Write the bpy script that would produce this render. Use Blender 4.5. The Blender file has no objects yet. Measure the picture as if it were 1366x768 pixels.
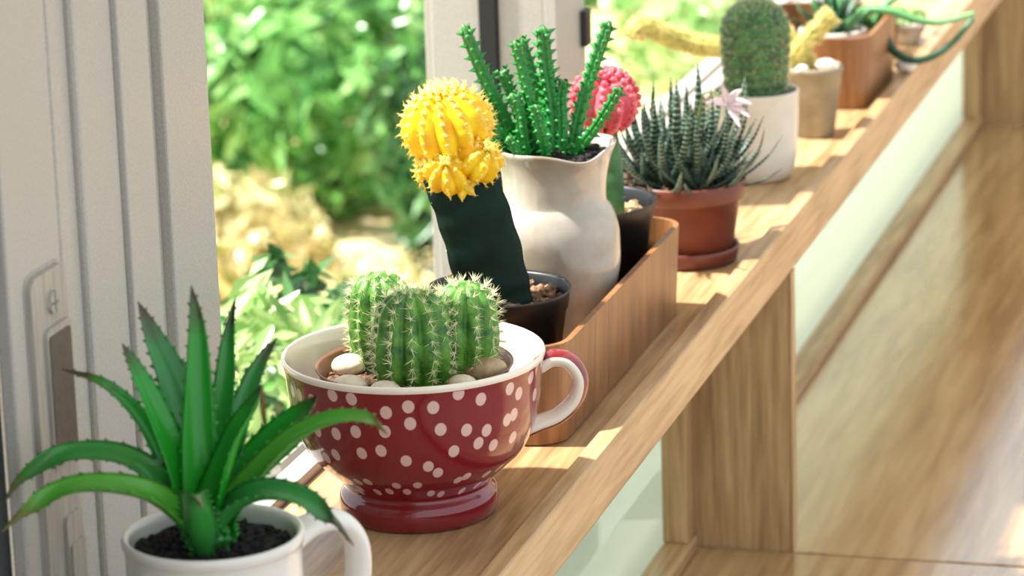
import bpy, math, random
from mathutils import Vector, Matrix
R = random.Random(7)
sc = bpy.context.scene
C = sc.collection
PI = math.pi

# ------------------------------------------------------------ camera, sky, sun, exposure
cam_d = bpy.data.cameras.new('camera')
cam = bpy.data.objects.new('camera', cam_d); C.objects.link(cam); sc.camera = cam
cam.matrix_world = Matrix(((0.9621, -0.0405, 0.2696, 0.4745), (0.2708, 0.2568, -0.9278, -1.4651),
                           (-0.0316, 0.9656, 0.2581, 0.5179), (0, 0, 0, 1)))
cam_d.sensor_width = 36; cam_d.lens = 4587.84 / 1366 * 36
cam_d.clip_start = .02; cam_d.clip_end = 60
cam_d.dof.use_dof = True; cam_d.dof.focus_distance = 1.62; cam_d.dof.aperture_fstop = 16.5

w = bpy.data.worlds.new('sky'); sc.world = w; w.use_nodes = True
bg = w.node_tree.nodes['Background']
bg.inputs[0].default_value = (.86, .94, 1.0, 1); bg.inputs[1].default_value = .88

sun_d = bpy.data.lights.new('sun_offscreen', 'SUN'); sun_d.energy = 7.6; sun_d.angle = math.radians(2.5); sun_d.color = (1, .97, .93)
sun = bpy.data.objects.new('sun_offscreen', sun_d); C.objects.link(sun)
to_sun = Vector((-.93, -.24, 1.55))
sun.rotation_euler = to_sun.to_track_quat('Z', 'Y').to_euler()

sc.view_settings.view_transform = 'Standard'; sc.view_settings.look = 'None'
sc.view_settings.gamma = 1; sc.view_settings.use_curve_mapping = False
sc.view_settings.exposure = .7

VIEW = math.radians(15.72)          # plants are authored with local x along the shelf's cross view

# ------------------------------------------------------------ helpers
def lin(r, g, b):
    f = lambda c: (c / 255 / 12.92) if c / 255 <= .04045 else ((c / 255 + .055) / 1.055) ** 2.4
    return (f(r), f(g), f(b), 1)

def mesh(name, vs, fs, smooth=True, uvs=None):
    me = bpy.data.meshes.new(name); me.from_pydata([tuple(v) for v in vs], [], fs); me.update()
    if smooth: me.polygons.foreach_set('use_smooth', [True] * len(me.polygons))
    if uvs:
        ul = me.uv_layers.new(name='uv')
        for l in me.loops: ul.data[l.index].uv = uvs[l.vertex_index]
    return me

def ob(name, me, mat=None, parent=None, loc=(0, 0, 0), rot=(0, 0, 0), scale=None):
    o = bpy.data.objects.new(name, me); C.objects.link(o)
    if mat and not me.materials: me.materials.append(mat)
    o.location = loc; o.rotation_euler = rot
    if scale: o.scale = scale
    if parent: o.parent = parent
    return o

def tag(o, label=None, cat=None, group=None, kind=None):
    if label: o['label'] = label
    if cat: o['category'] = cat
    if group: o['group'] = group
    if kind: o['kind'] = kind
    return o

def thing(name, label, cat, loc=(0, 0, 0), rz=0, group=None, kind=None):
    o = bpy.data.objects.new(name, None); C.objects.link(o); o.empty_display_size = .02
    o.location = loc; o.rotation_euler = (0, 0, rz)
    return tag(o, label, cat, group, kind)

class G:
    def __init__(s): s.v = []; s.f = []; s.uv = []
    def add(s, vs, fs, uvs=None):
        b = len(s.v); s.v += [Vector(v) for v in vs]; s.f += [tuple(i + b for i in f) for f in fs]
        s.uv += uvs if uvs else [(0, 0)] * len(vs)
    def box(s, x0, x1, y0, y1, z0, z1):
        s.add([(x, y, z) for z in (z0, z1) for y in (y0, y1) for x in (x0, x1)],
              [(0, 2, 3, 1), (4, 5, 7, 6), (0, 1, 5, 4), (2, 6, 7, 3), (0, 4, 6, 2), (1, 3, 7, 5)])
    def me(s, name, smooth=True): return mesh(name, s.v, s.f, smooth, s.uv)

def box(name, x0, x1, y0, y1, z0, z1, mat, parent=None, bev=.0012):
    cx, cy, cz = (x0 + x1) / 2, (y0 + y1) / 2, z0
    g = G(); g.box(x0 - cx, x1 - cx, y0 - cy, y1 - cy, 0, z1 - z0)
    o = ob(name, g.me(name, False), mat, parent, (cx, cy, cz))
    if bev:
        m = o.modifiers.new('bevel', 'BEVEL'); m.width = bev; m.segments = 2; m.limit_method = 'ANGLE'
    return o

def lathe(prof, n=64, a0=PI / 2, uscale=None, skew=None):
    g = G(); L = 0; rows = []
    for k, (r, z) in enumerate(prof):
        if k: L += math.hypot(r - prof[k - 1][0], z - prof[k - 1][1])
        row = []
        for j in range(n + 1):
            a = a0 + 2 * PI * j / n; p = Vector((r * math.cos(a), r * math.sin(a), z))
            if skew: p = skew(p, a, k)
            row.append(len(g.v)); g.v.append(p); g.uv.append(((j / n) * (uscale or 1), L))
        rows.append(row)
    for k in range(len(rows) - 1):
        for j in range(n):
            g.f.append((rows[k][j], rows[k][j + 1], rows[k + 1][j + 1], rows[k + 1][j]))
    return g

def smooth_prof(p, n=5):
    pts = crom([Vector((a, b, 0)) for a, b in p], n)
    return [(max(q.x, 0), q.y) for q in pts]

def crom(P, n=6):
    P = [Vector(p) for p in P]; out = []
    for i in range(len(P) - 1):
        p0 = P[i - 1] if i else P[0] * 2 - P[1]; p1, p2 = P[i], P[i + 1]
        p3 = P[i + 2] if i + 2 < len(P) else P[-1] * 2 - P[-2]
        for k in range(n):
            t = k / n
            out.append(.5 * ((2 * p1) + (p2 - p0) * t + (2 * p0 - 5 * p1 + 4 * p2 - p3) * t * t + (3 * p1 - p0 - 3 * p2 + p3) * t ** 3))
    out.append(P[-1].copy()); return out

def frames(path, hint=Vector((0, -1, 0))):
    F = []; n = None
    for i, p in enumerate(path):
        t = (path[min(i + 1, len(path) - 1)] - path[max(i - 1, 0)]).normalized()
        if n is None: n = hint - t * hint.dot(t)
        else: n = n - t * n.dot(t)
        if n.length < 1e-6: n = t.orthogonal()
        n = n.normalized(); F.append((p, t, n, t.cross(n)))
    return F

def sweep(g, path, rad, cross=None, n=16, hint=Vector((0, -1, 0)), cap=True):
    """tube along path; rad(t) radius, cross(angle, t) -> factor or (a,b)"""
    F = frames(path, hint); b0 = len(g.v); m = len(path)
    for i, (p, t, nn, bb) in enumerate(F):
        u = i / (m - 1); r = rad(u)
        for j in range(n):
            a = 2 * PI * j / n; c = cross(a, u) if cross else 1
            if isinstance(c, tuple): q = p + nn * (c[0] * r) + bb * (c[1] * r)
            else: q = p + (nn * math.cos(a) + bb * math.sin(a)) * (r * c)
            g.v.append(q); g.uv.append((j / n, u))
    for i in range(m - 1):
        for j in range(n):
            a, b = b0 + i * n + j, b0 + i * n + (j + 1) % n
            g.f.append((a, b, b + n, a + n))
    if cap:
        g.f.append(tuple(b0 + j for j in reversed(range(n)))); g.f.append(tuple(b0 + (m - 1) * n + j for j in range(n)))
    return F

def spike(g, p, d, L, r, k=3):
    d = d.normalized(); n = d.orthogonal().normalized(); b = d.cross(n); o = len(g.v)
    for j in range(k):
        a = 2 * PI * j / k; g.v.append(p + (n * math.cos(a) + b * math.sin(a)) * r); g.uv.append((0, 0))
    g.v.append(p + d * L); g.uv.append((0, 1))
    for j in range(k): g.f.append((o + j, o + (j + 1) % k, o + k))

def blob(g, c, rx, ry, rz, n=10, m=7, jit=0, rot=None):
    o = len(g.v); c = Vector(c)
    for i in range(m + 1):
        th = PI * i / m
        for j in range(n):
            a = 2 * PI * j / n; k = 1 + R.uniform(-jit, jit)
            v = Vector((rx * math.sin(th) * math.cos(a), ry * math.sin(th) * math.sin(a), rz * math.cos(th))) * k
            if rot: v = rot @ v
            g.v.append(c + v); g.uv.append((j / n, i / m))
    for i in range(m):
        for j in range(n):
            a, b = o + i * n + j, o + i * n + (j + 1) % n
            g.f.append((a, a + n, b + n, b))

def mm(pts): return [Vector((a / 1000, b / 1000, c / 1000)) for a, b, c in pts]

# ------------------------------------------------------------ materials
def nt(name):
    m = bpy.data.materials.new(name); m.use_nodes = True
    t = m.node_tree; b = t.nodes['Principled BSDF']; return m, t, b, t.nodes, t.links

def ramp(N, stops):
    r = N.new('ShaderNodeValToRGB'); e = r.color_ramp.elements
    while len(e) < len(stops): e.new(.5)
    for k, (p, c) in enumerate(stops): e[k].position = p; e[k].color = c
    return r

def mat_noise(name, c1, c2, scale=60, rough=.5, bump=0, bscale=None, detail=4, lo=.35, hi=.65, spec=.5, stretch=None, sss=0, coat=0):
    m, t, b, N, Lk = nt(name)
    tc = N.new('ShaderNodeTexCoord'); mp = N.new('ShaderNodeMapping'); Lk.new(tc.outputs['Object'], mp.inputs[0])
    if stretch: mp.inputs['Scale'].default_value = stretch
    nz = N.new('ShaderNodeTexNoise'); nz.inputs['Scale'].default_value = scale; nz.inputs['Detail'].default_value = detail
    Lk.new(mp.outputs[0], nz.inputs['Vector'])
    rp = ramp(N, [(lo, c1), (hi, c2)]); Lk.new(nz.outputs[0], rp.inputs[0]); Lk.new(rp.outputs[0], b.inputs['Base Color'])
    b.inputs['Roughness'].default_value = rough; b.inputs['Specular IOR Level'].default_value = spec
    b.inputs['Coat Weight'].default_value = coat; b.inputs['Coat Roughness'].default_value = .06
    if sss:
        b.inputs['Subsurface Weight'].default_value = sss; b.inputs['Subsurface Radius'].default_value = (.6, 1, .3); b.inputs['Subsurface Scale'].default_value = .004
    if bump:
        n2 = N.new('ShaderNodeTexNoise'); n2.inputs['Scale'].default_value = bscale or scale * 3; n2.inputs['Detail'].default_value = 5
        Lk.new(mp.outputs[0], n2.inputs['Vector'])
        bp = N.new('ShaderNodeBump'); bp.inputs['Strength'].default_value = bump; bp.inputs['Distance'].default_value = .002
        Lk.new(n2.outputs[0], bp.inputs['Height']); Lk.new(bp.outputs[0], b.inputs['Normal'])
    return m

def wood(name, dark, mid, light, axis='y', rough=.42, fine=1.0, coat=0.0):
    m, t, b, N, Lk = nt(name)
    tc = N.new('ShaderNodeTexCoord')
    k = {'x': (1, 14, 14), 'y': (14, 1, 14), 'z': (14, 14, 1)}[axis]
    def noise(mult, det, dist=0):
        mp = N.new('ShaderNodeMapping'); mp.inputs['Scale'].default_value = tuple(q * mult for q in k)
        nz = N.new('ShaderNodeTexNoise'); nz.inputs['Scale'].default_value = 1; nz.inputs['Detail'].default_value = det
        nz.inputs['Distortion'].default_value = dist
        Lk.new(tc.outputs['Object'], mp.inputs[0]); Lk.new(mp.outputs[0], nz.inputs['Vector']); return nz
    a = noise(2.6 * fine, 3, .6); f = noise(16 * fine, 3)
    mx = N.new('ShaderNodeMix'); mx.data_type = 'FLOAT'; mx.inputs[0].default_value = .5
    Lk.new(a.outputs[0], mx.inputs[2]); Lk.new(f.outputs[0], mx.inputs[3])
    rp = ramp(N, [(.36, dark), (.5, mid), (.62, light)]); Lk.new(mx.outputs[0], rp.inputs[0])
    Lk.new(rp.outputs[0], b.inputs['Base Color'])
    bp = N.new('ShaderNodeBump'); bp.inputs['Strength'].default_value = .18; bp.inputs['Distance'].default_value = .001
    Lk.new(f.outputs[0], bp.inputs['Height']); Lk.new(bp.outputs[0], b.inputs['Normal'])
    b.inputs['Roughness'].default_value = rough; b.inputs['Coat Weight'].default_value = coat; b.inputs['Coat Roughness'].default_value = .15
    return m

def mat_leaf(name, base, mid, tip, rough=.35, trans=.15, band=None, nscale=120, edge=None, coat=0):
    """colour runs along the leaf (uv v); optional pale cross bands"""
    m, t, b, N, Lk = nt(name)
    uv = N.new('ShaderNodeUVMap'); sp = N.new('ShaderNodeSeparateXYZ'); Lk.new(uv.outputs[0], sp.inputs[0])
    tc = N.new('ShaderNodeTexCoord')
    nz = N.new('ShaderNodeTexNoise'); nz.inputs['Scale'].default_value = nscale; nz.inputs['Detail'].default_value = 4
    Lk.new(tc.outputs['Object'], nz.inputs['Vector'])
    ad = N.new('ShaderNodeMath'); ad.operation = 'MULTIPLY_ADD'; ad.inputs[1].default_value = .3; ad.inputs[2].default_value = -.15
    Lk.new(nz.outputs[0], ad.inputs[0])
    a2 = N.new('ShaderNodeMath'); a2.operation = 'ADD'; Lk.new(ad.outputs[0], a2.inputs[0]); Lk.new(sp.outputs['Y'], a2.inputs[1])
    rp = ramp(N, [(.05, mid), (.5, mid), (.74, mid), (.95, tip)]); Lk.new(a2.outputs[0], rp.inputs[0])
    col = rp.outputs[0]
    if band:
        c, freq, th = band
        ml = N.new('ShaderNodeMath'); ml.operation = 'MULTIPLY'; ml.inputs[1].default_value = freq; Lk.new(sp.outputs['Y'], ml.inputs[0])
        sn = N.new('ShaderNodeMath'); sn.operation = 'SINE'; Lk.new(ml.outputs[0], sn.inputs[0])
        n2 = N.new('ShaderNodeMath'); n2.operation = 'MULTIPLY_ADD'; n2.inputs[1].default_value = 1.2; n2.inputs[2].default_value = -.6; Lk.new(nz.outputs[0], n2.inputs[0])
        n3 = N.new('ShaderNodeMath'); n3.operation = 'ADD'; Lk.new(sn.outputs[0], n3.inputs[0]); Lk.new(n2.outputs[0], n3.inputs[1])
        gt = N.new('ShaderNodeMath'); gt.operation = 'GREATER_THAN'; gt.inputs[1].default_value = th; Lk.new(n3.outputs[0], gt.inputs[0])
        mx = N.new('ShaderNodeMix'); mx.data_type = 'RGBA'; Lk.new(gt.outputs[0], mx.inputs[0]); Lk.new(col, mx.inputs[6]); mx.inputs[7].default_value = c
        col = mx.outputs[2]
    Lk.new(col, b.inputs['Base Color']); b.inputs['Roughness'].default_value = rough
    b.inputs['Coat Weight'].default_value = coat; b.inputs['Coat Roughness'].default_value = .12
    if trans:
        out = N['Material Output']; tr = N.new('ShaderNodeBsdfTranslucent'); Lk.new(col, tr.inputs[0])
        ms = N.new('ShaderNodeMixShader'); ms.inputs[0].default_value = trans
        Lk.new(b.outputs[0], ms.inputs[1]); Lk.new(tr.outputs[0], ms.inputs[2]); Lk.new(ms.outputs[0], out.inputs[0])
    return m

def plain(name, c, rough=.5, metal=0, spec=.5, coat=0):
    m, t, b, N, Lk = nt(name); b.inputs['Base Color'].default_value = c; b.inputs['Roughness'].default_value = rough
    b.inputs['Metallic'].default_value = metal; b.inputs['Specular IOR Level'].default_value = spec
    b.inputs['Coat Weight'].default_value = coat; b.inputs['Coat Roughness'].default_value = .05
    return m

M = {}
OAK = (lin(142, 108, 70), lin(178, 142, 98), lin(200, 166, 122))
M['shelf'] = M['rail'] = M['trim'] = wood('oak_lengthwise', *OAK, 'y', .4, 1.0, .2)
M['divider'] = M['edge'] = wood('oak_upright', *OAK, 'z', .4, 1.0, .2)
M['counter'] = wood('oak_counter', *OAK, 'y', .2, .5, 1.0)
M['tray'] = wood('tray_veneer', lin(116, 74, 40), lin(138, 92, 52), lin(154, 108, 66), 'z', .42, 1.2)
M['alu'] = mat_noise('off_white_aluminium', lin(168, 164, 155), lin(184, 179, 170), 900, .42, .05, 1500)
M['steel'] = mat_noise('brushed_latch_metal', lin(150, 145, 136), lin(172, 166, 156), 300, .35, .05, stretch=(1, 1, .1))
M['slide'] = mat_noise('dark_latch_slide', lin(58, 55, 50), lin(74, 70, 64), 300, .4)
M['dark'] = plain('dark_slot', lin(40, 40, 38), .6)
M['black'] = plain('black_rubber', lin(22, 24, 24), .6)
M['wall'] = mat_noise('plaster', lin(206, 198, 184), lin(214, 206, 193), 30, .85)
M['dark_strip'] = mat_noise('dark_grey_strip', lin(38, 44, 46), lin(50, 56, 58), 80, .6)
M['floor'] = wood('floor_oak', lin(130, 92, 58), lin(165, 122, 80), lin(186, 146, 100), 'y', .4, .3)

# frosted pane: scatters daylight, lets a little straight through
m, t, b, N, Lk = nt('frosted_green_glass')
tl = N.new('ShaderNodeBsdfTranslucent'); tl.inputs[0].default_value = (.75, .80, .73, 1)
tp = N.new('ShaderNodeBsdfTransparent'); tp.inputs[0].default_value = (.90, .96, .92, 1)
m1 = N.new('ShaderNodeMixShader'); m1.inputs[0].default_value = .3; Lk.new(tl.outputs[0], m1.inputs[1]); Lk.new(tp.outputs[0], m1.inputs[2])
gl = N.new('ShaderNodeBsdfGlossy'); gl.inputs['Roughness'].default_value = .3
m2 = N.new('ShaderNodeMixShader'); m2.inputs[0].default_value = .08; Lk.new(m1.outputs[0], m2.inputs[1]); Lk.new(gl.outputs[0], m2.inputs[2])
Lk.new(m2.outputs[0], N['Material Output'].inputs[0]); M['frost'] = m

# ------------------------------------------------------------ the room and the window
def st(o): o['kind'] = 'structure'; return o
ZT = 1.45
st(box('floor', -.04, 3.2, -3.0, 4.0, -1.0, -.95, M['floor'], bev=0))
st(box('added_ceiling', -.22, .45, -3.05, 4.05, ZT, ZT + .08, M['wall'], bev=0))  # invented slab, cut short so sky light reaches the counter
st(box('wall_far', -.1, 3.2, 4.0, 4.08, -1.0, ZT, M['wall'], bev=0))
wl = st(box('wall_left', -.055, -.012, -3.0, 4.0, -1.0, -.208, M['wall'], bev=0))
ws = st(box('trim_1', -.15, -.0768, -3.0, -.2865, -.03, ZT, M['dark_strip'], bev=.001))  # plain dark grey board beside the near stile

# sliding window, near stack of stiles
w1 = thing('window_1', 'off-white aluminium sliding window stiles with recessed latch beside the aloe', 'window', (-.085, -.2, 0), 0, kind='structure')
def lbox(n, x0, x1, y0, y1, z0, z1, mat, par, bev=.0008):
    o = box(n, x0, x1, y0, y1, z0, z1, mat, par, bev); o.location -= par.location; return o
Z0 = -.03
s1 = lbox('sliding_stile', -.0765, -.070, -.287, -.2358, Z0, ZT, M['alu'], w1, .0012)
lbox('frame_back', -.12, -.085, -.2356, -.0906, Z0, ZT, M['alu'], w1)
lbox('frame_rib', -.0995, -.0700, -.2341, -.2233, Z0, ZT, M['alu'], w1, .0008)
lbox('frame_recess', -.0995, -.0760, -.2232, -.2028, Z0, ZT, M['alu'], w1, .0005)
lbox('frame_face', -.0995, -.0725, -.2027, -.1624, Z0, ZT, M['alu'], w1, .002)
lbox('frame_rib', -.0995, -.0700, -.1623, -.1486, Z0, ZT, M['alu'], w1, .0008)
lbox('frame_recess', -.0995, -.0728, -.1485, -.1236, Z0, ZT, M['alu'], w1, .0005)
lbox('outer_stile', -.125, -.080, -.0906, -.037, Z0, ZT, M['alu'], w1, .0012)
# latch set into the sliding stile (children of the stile)
def rrect_plate(y0, y1, z0, z1, r, x, d, inner=None):
    def loop(y0, y1, z0, z1, r):
        pts = []
        for (cy, cz, a0) in ((y1 - r, z1 - r, 0), (y0 + r, z1 - r, 90), (y0 + r, z0 + r, 180), (y1 - r, z0 + r, 270)):
            for k in range(7):
                a = math.radians(a0 + 15 * k); pts.append((cy + r * math.cos(a), cz + r * math.sin(a)))
        return pts
    P = loop(y0, y1, z0, z1, r); n = len(P); g = G()
    g.add([(x, a, c) for a, c in P] + [(x + d, a, c) for a, c in P], [(i, (i + 1) % n, (i + 1) % n + n, i + n) for i in range(n)] + [tuple(range(n, 2 * n))])
    return g
sl = Vector(w1.location) + Vector(s1.location)
def on_stile(n, g, mat):
    for v in g.v: v -= sl
    return ob(n, g.me(n, False), mat, s1)
on_stile('latch_recess', rrect_plate(-.2742, -.2368, -.02, .1822, .007, -.0701, .0004), M['steel'])
on_stile('latch_plate', rrect_plate(-.2722, -.2372, -.018, .1802, .006, -.0701, .0026), M['steel'])
on_stile('latch_slot', rrect_plate(-.2625, -.2385, .100, .1575, .003, -.0675, .0014), M['steel'])
on_stile('latch_slide', rrect_plate(-.2612, -.2402, .101, .1545, .002, -.0661, .0004), M['slide'])
on_stile('latch_slot', rrect_plate(-.2560, -.2400, .035, .078, .003, -.0675, .0014), M['steel'])
on_stile('latch_slide', rrect_plate(-.2545, -.2415, .036, .066, .002, -.0661, .0012), M['steel'])
g = rrect_plate(-.2574, -.2474, .162, .172, .0049, -.0676, .0005)     # screw head: four raised quarters leave a cross-shaped slot
for q in range(4):
    qa = math.radians(90 * q); lp = [(.0007, .0007)] + [(.0007 + .0038 * math.cos(math.radians(15 * k)), .0007 + .0038 * math.sin(math.radians(15 * k))) for k in range(7)]
    lp = [(-.2524 + u * math.cos(qa) - v * math.sin(qa), .167 + u * math.sin(qa) + v * math.cos(qa)) for u, v in lp]; n = len(lp)
    g.add([(-.0671, u, v) for u, v in lp] + [(-.0660, u, v) for u, v in lp], [tuple(range(n, 2 * n))] + [(i, (i + 1) % n, (i + 1) % n + n, i + n) for i in range(n)])
on_stile('screw', g, M['steel'])
# bottom track and header
w4 = thing('window_4', 'white aluminium sill track running along the back edge of the shelf', 'window', (-.075, 1, 0), kind='structure')
lbox('track_rail', -.0795, -.0665, -.7, 3.6, -.03, .005, M['alu'], w4, .001)
lbox('track_rail', -.100, -.086, .05, 3.6, -.03, .003, M['alu'], w4, .001)
lbox('track_bed', -.13, -.066, -.7, 3.6, -.04, -.030, M['alu'], w4, 0)
# far post: two stacked sash ends with a black seal
w2 = thing('window_2', 'white window post of stacked sashes with a black seal behind the jug', 'window', (-.13, .61, 0), kind='structure')
lbox('sash_edge', -.1745, -.1690, .589, .66, -.3, ZT, M['alu'], w2)
lbox('sash_stile', -.1688, -.1366, .585, .66, -.3, ZT, M['alu'], w2)
lbox('seal', -.1364, -.1248, .581, .65, -.3, ZT, M['black'], w2)
lbox('sash_stile', -.1246, -.0948, .585, .66, -.3, ZT, M['alu'], w2)
lbox('sash_edge', -.0946, -.0860, .584, .6537, -.3, ZT, M['alu'], w2)
lbox('window_catch', -.0862, -.0815, .640, .652, .095, .118, M['dark'], w2)

# frosted panes below the shelf
YD = .5429; YD2 = 1.80; ZC = -.205
w3 = thing('window_3', 'frosted pale green glass panes in wooden beading under the shelf', 'window', (-.01, .6, -.2), kind='structure')
for a, b_ in ((-.75, YD - .002), (YD + .014, YD2), (YD2 + .014, 3.2)):
    lbox('pane', -.015, -.010, a, b_, -.207, -.024, M['frost'], w3, 0)
    lbox('bottom_bead', -.0095, .0085, a, b_, ZC - .003, ZC + .009, M['trim'], w3, .0015)
    lbox('side_bead', -.0095, .0065, b_ - .020, b_, ZC + .009, -.024, M['divider'], w3, .001)

# ------------------------------------------------------------ shelf and counter
sh = thing('wooden_shelf', 'long oak shelf with raised front rail carrying the row of potted cacti', 'shelf', (0, 0, -.024))
lbox('board', -.0655, .0588, -.8, 3.4, -.024, 0, M['shelf'], sh, 0)
lbox('front_rail', .0589, .0692, -.8, 3.4, -.0235, .008, M['rail'], sh, .0012)
for y in (YD, YD2):
    d = lbox('divider', .0, .0685, y, y + .012, ZC, -.0237, M['divider'], sh, .0006)
    e = box('edge_strip', .0685 - .034, .0695 - .034, -.0065, .0065, .0, .1813, M['edge'], d, 0); e.location = (.0348, 0, 0)
ct = thing('wooden_counter', 'wide low oak counter top under the shelf with frosted panes behind', 'counter', (.4, .5, ZC - .03))
lbox('counter_board', .0095, .75, -.8, YD - .0012, ZC - .03, ZC, M['counter'], ct, .0008)
lbox('counter_board', .0095, .75, YD + .0004, YD2 + .013, ZC - .03, ZC + .0004, M['counter'], ct, .0008)
lbox('counter_board', .0095, .75, YD2 + .0145, 3.2, ZC - .03, ZC + .0002, M['counter'], ct, .0008)
for y in (-.78, YD, YD2, 3.17):
    lbox('support_panel', .05, .70, y, y + .025, -.95, ZC - .03, M['divider'], ct, .001)

# ------------------------------------------------------------ garden outside
M['bounce_paving'] = mat_noise('pale_bounce_paving', lin(206, 206, 200), lin(228, 228, 222), 6, .8)
M['ground'] = mat_noise('dry_leafy_soil', lin(198, 170, 116), lin(226, 206, 160), 9, .85, .4, 40, 6, .38, .6)
pv = st(box('floor_bounce_path', -1.1, -.056, -6, 9, -1.0, -.985, M['bounce_paving'], bev=0))  # added pale strip, mostly out of view, bounces neutral light to the panes
gnd = st(box('floor_garden', -14, -.056, -8, 16, -1.06, -1.0, M['ground'], bev=0))
tag(gnd, 'sunlit pale garden soil and dry grass beyond the window', None)

def foliage(n, rx, ry, rz, ls, shell=.35, flat=.0):
    g = G()
    for _ in range(n):
        while True:
            p = Vector((R.gauss(0, 1), R.gauss(0, 1), R.gauss(0, 1)))
            if p.length > .01: break
        p.normalize(); k = 1 - shell * R.random() ** 1.5
        k *= 1 + .18 * math.sin(5 * p.x + 3 * p.z) * math.cos(4 * p.y)
        c = Vector((p.x * rx, p.y * ry, p.z * rz)) * k
        d = (p + Vector((R.gauss(0, .7), R.gauss(0, .7), R.gauss(0, .7)))).normalized()
        s = d.orthogonal().normalized(); s = Matrix.Rotation(R.uniform(0, 2 * PI), 3, d) @ s; u = d.cross(s)
        L = ls * R.uniform(.6, 1.3); W = L * R.uniform(.26, .4)
        g.add([c - u * L, c + s * W + d * L * .12, c + u * L, c - s * W + d * L * .12, c - d * L * .05], [(0, 1, 4), (1, 2, 4), (2, 3, 4), (3, 0, 4)],
              [(R.random(), R.random())] * 5)
    return g

def mat_foliage(name, c1, c2, c3, rough=.3):
    m, t, b, N, Lk = nt(name)
    uv = N.new('ShaderNodeUVMap'); sp = N.new('ShaderNodeSeparateXYZ'); Lk.new(uv.outputs[0], sp.inputs[0])
    rp = ramp(N, [(.1, c1), (.5, c2), (.95, c3)]); Lk.new(sp.outputs[0], rp.inputs[0]); Lk.new(rp.outputs[0], b.inputs['Base Color'])
    b.inputs['Roughness'].default_value = rough
    tr = N.new('ShaderNodeBsdfTranslucent'); Lk.new(rp.outputs[0], tr.inputs[0])
    ms = N.new('ShaderNodeMixShader'); ms.inputs[0].default_value = .3
    Lk.new(b.outputs[0], ms.inputs[1]); Lk.new(tr.outputs[0], ms.inputs[2]); Lk.new(ms.outputs[0], N['Material Output'].inputs[0])
    return m
M['f_green'] = mat_foliage('hedge_leaf', lin(50, 112, 44), lin(120, 184, 92), lin(170, 212, 132), .2)
M['f_pale'] = mat_foliage('pale_leaf', lin(120, 170, 90), lin(196, 222, 150), lin(214, 230, 174), .2)
M['f_yellow'] = mat_foliage('yellowing_leaf', lin(150, 156, 84), lin(228, 214, 164), lin(240, 222, 164), .25)
M['f_dark'] = mat_foliage('dark_leaf', lin(30, 70, 34), lin(64, 116, 58), lin(120, 168, 104))
M['bark'] = mat_noise('bark', lin(84, 62, 44), lin(120, 94, 68), 40, .8)

def shrub(name, label, loc, rx, ry, rz, n, ls, mat, group=None, cat='shrub', turn=None):
    base = -1.0; t = thing(name, label, cat, (loc[0], loc[1], base), R.uniform(0, 6) if turn is None else turn, group)
    h = loc[2] - base
    f = ob('foliage', foliage(n, rx, ry, rz, ls).me('foliage'), mat, t, (0, 0, h)); f['kind'] = 'stuff'
    g = G()
    for k in range(4):
        a = R.uniform(0, 6.28); e = Vector((rx * .5 * math.cos(a), ry * .5 * math.sin(a), h + rz * R.uniform(0, .4)))
        sweep(g, crom([(0, 0, 0), (e.x * .2, e.y * .2, h * .5), e], 4), lambda u: .012 * (1 - .6 * u), n=6)
    ob('stems', g.me('stems'), M['bark'], t)
    return t
shrub('garden_shrub', 'round mid-green leafy shrub on the pale soil beyond the window', (-1.62, 4.55, -.79), .30, .30, .20, 1500, .045, M['f_green'])
shrub('garden_shrub', 'pale flowering shrub behind the round green shrub in the garden', (-2.15, 5.7, -.75), .55, .35, .24, 1600, .05, M['f_pale'])
shrub('garden_shrub', 'dark green shrub near the window post beyond the glass', (-1.22, 4.15, -.80), .16, .2, .24, 900, .04, M['f_dark'])
shrub('garden_shrub', 'low yellowing shrub on the soil in front of the green shrub', (-1.60, 3.98, -.95), .17, .19, .12, 900, .035, M['f_yellow'])
shrub('garden_shrub', 'low yellow-green ground plant below the dark shrub in the garden', (-1.24, 3.55, -.96), .18, .16, .10, 700, .035, M['f_yellow'])
shrub('garden_shrub', 'leafy green shrub far beyond the pink cactus through the window', (-1.55, 6.95, -.80), .55, .4, .28, 1500, .05, M['f_green'])
shrub('garden_shrub', 'small pale shrub beyond the curved yellow cactus stem outside', (-1.15, 5.7, -.88), .2, .25, .16, 700, .04, M['f_pale'])
shrub('window_plant', 'low dense hedge plant added outside to shade the frosted pane below the cup', (-.265, .02, -.275), .15, .50, .235, 4600, .022, M['f_dark'], cat='plant', turn=0)  # dense plant added here to keep the near pane in shade
shrub('window_plant', 'small leafy plant growing just outside the window beside the aloe', (-.285, .60, -.15), .06, .08, .09, 420, .016, M['f_pale'], cat='plant')
shrub('window_plant', 'dark leafy plant just outside the window behind the red cup', (-.33, .76, -.17), .08, .08, .075, 420, .018, M['f_dark'], cat='plant')

hs = shrub('hedge_shrub', 'round green hedge shrub in the row along the added pale path outside', (-2.0, 2.5, -.72), .42, .42, .28, 1300, .05, M['f_green'], 'hedge shrubs along the path')
for (x, y, a) in ((-1.95, 1.55, 1.0), (-2.0, .6, 2.1), (-1.95, -.35, 3.3), (-2.9, 3.5, 4.2), (-2.95, 2.2, 5.0)):
    c = hs.copy(); C.objects.link(c); c.location = (x, y, -1.0); c.rotation_euler.z = a
    for ch in list(hs.children):
        k = ch.copy(); C.objects.link(k); k.parent = c

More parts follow.
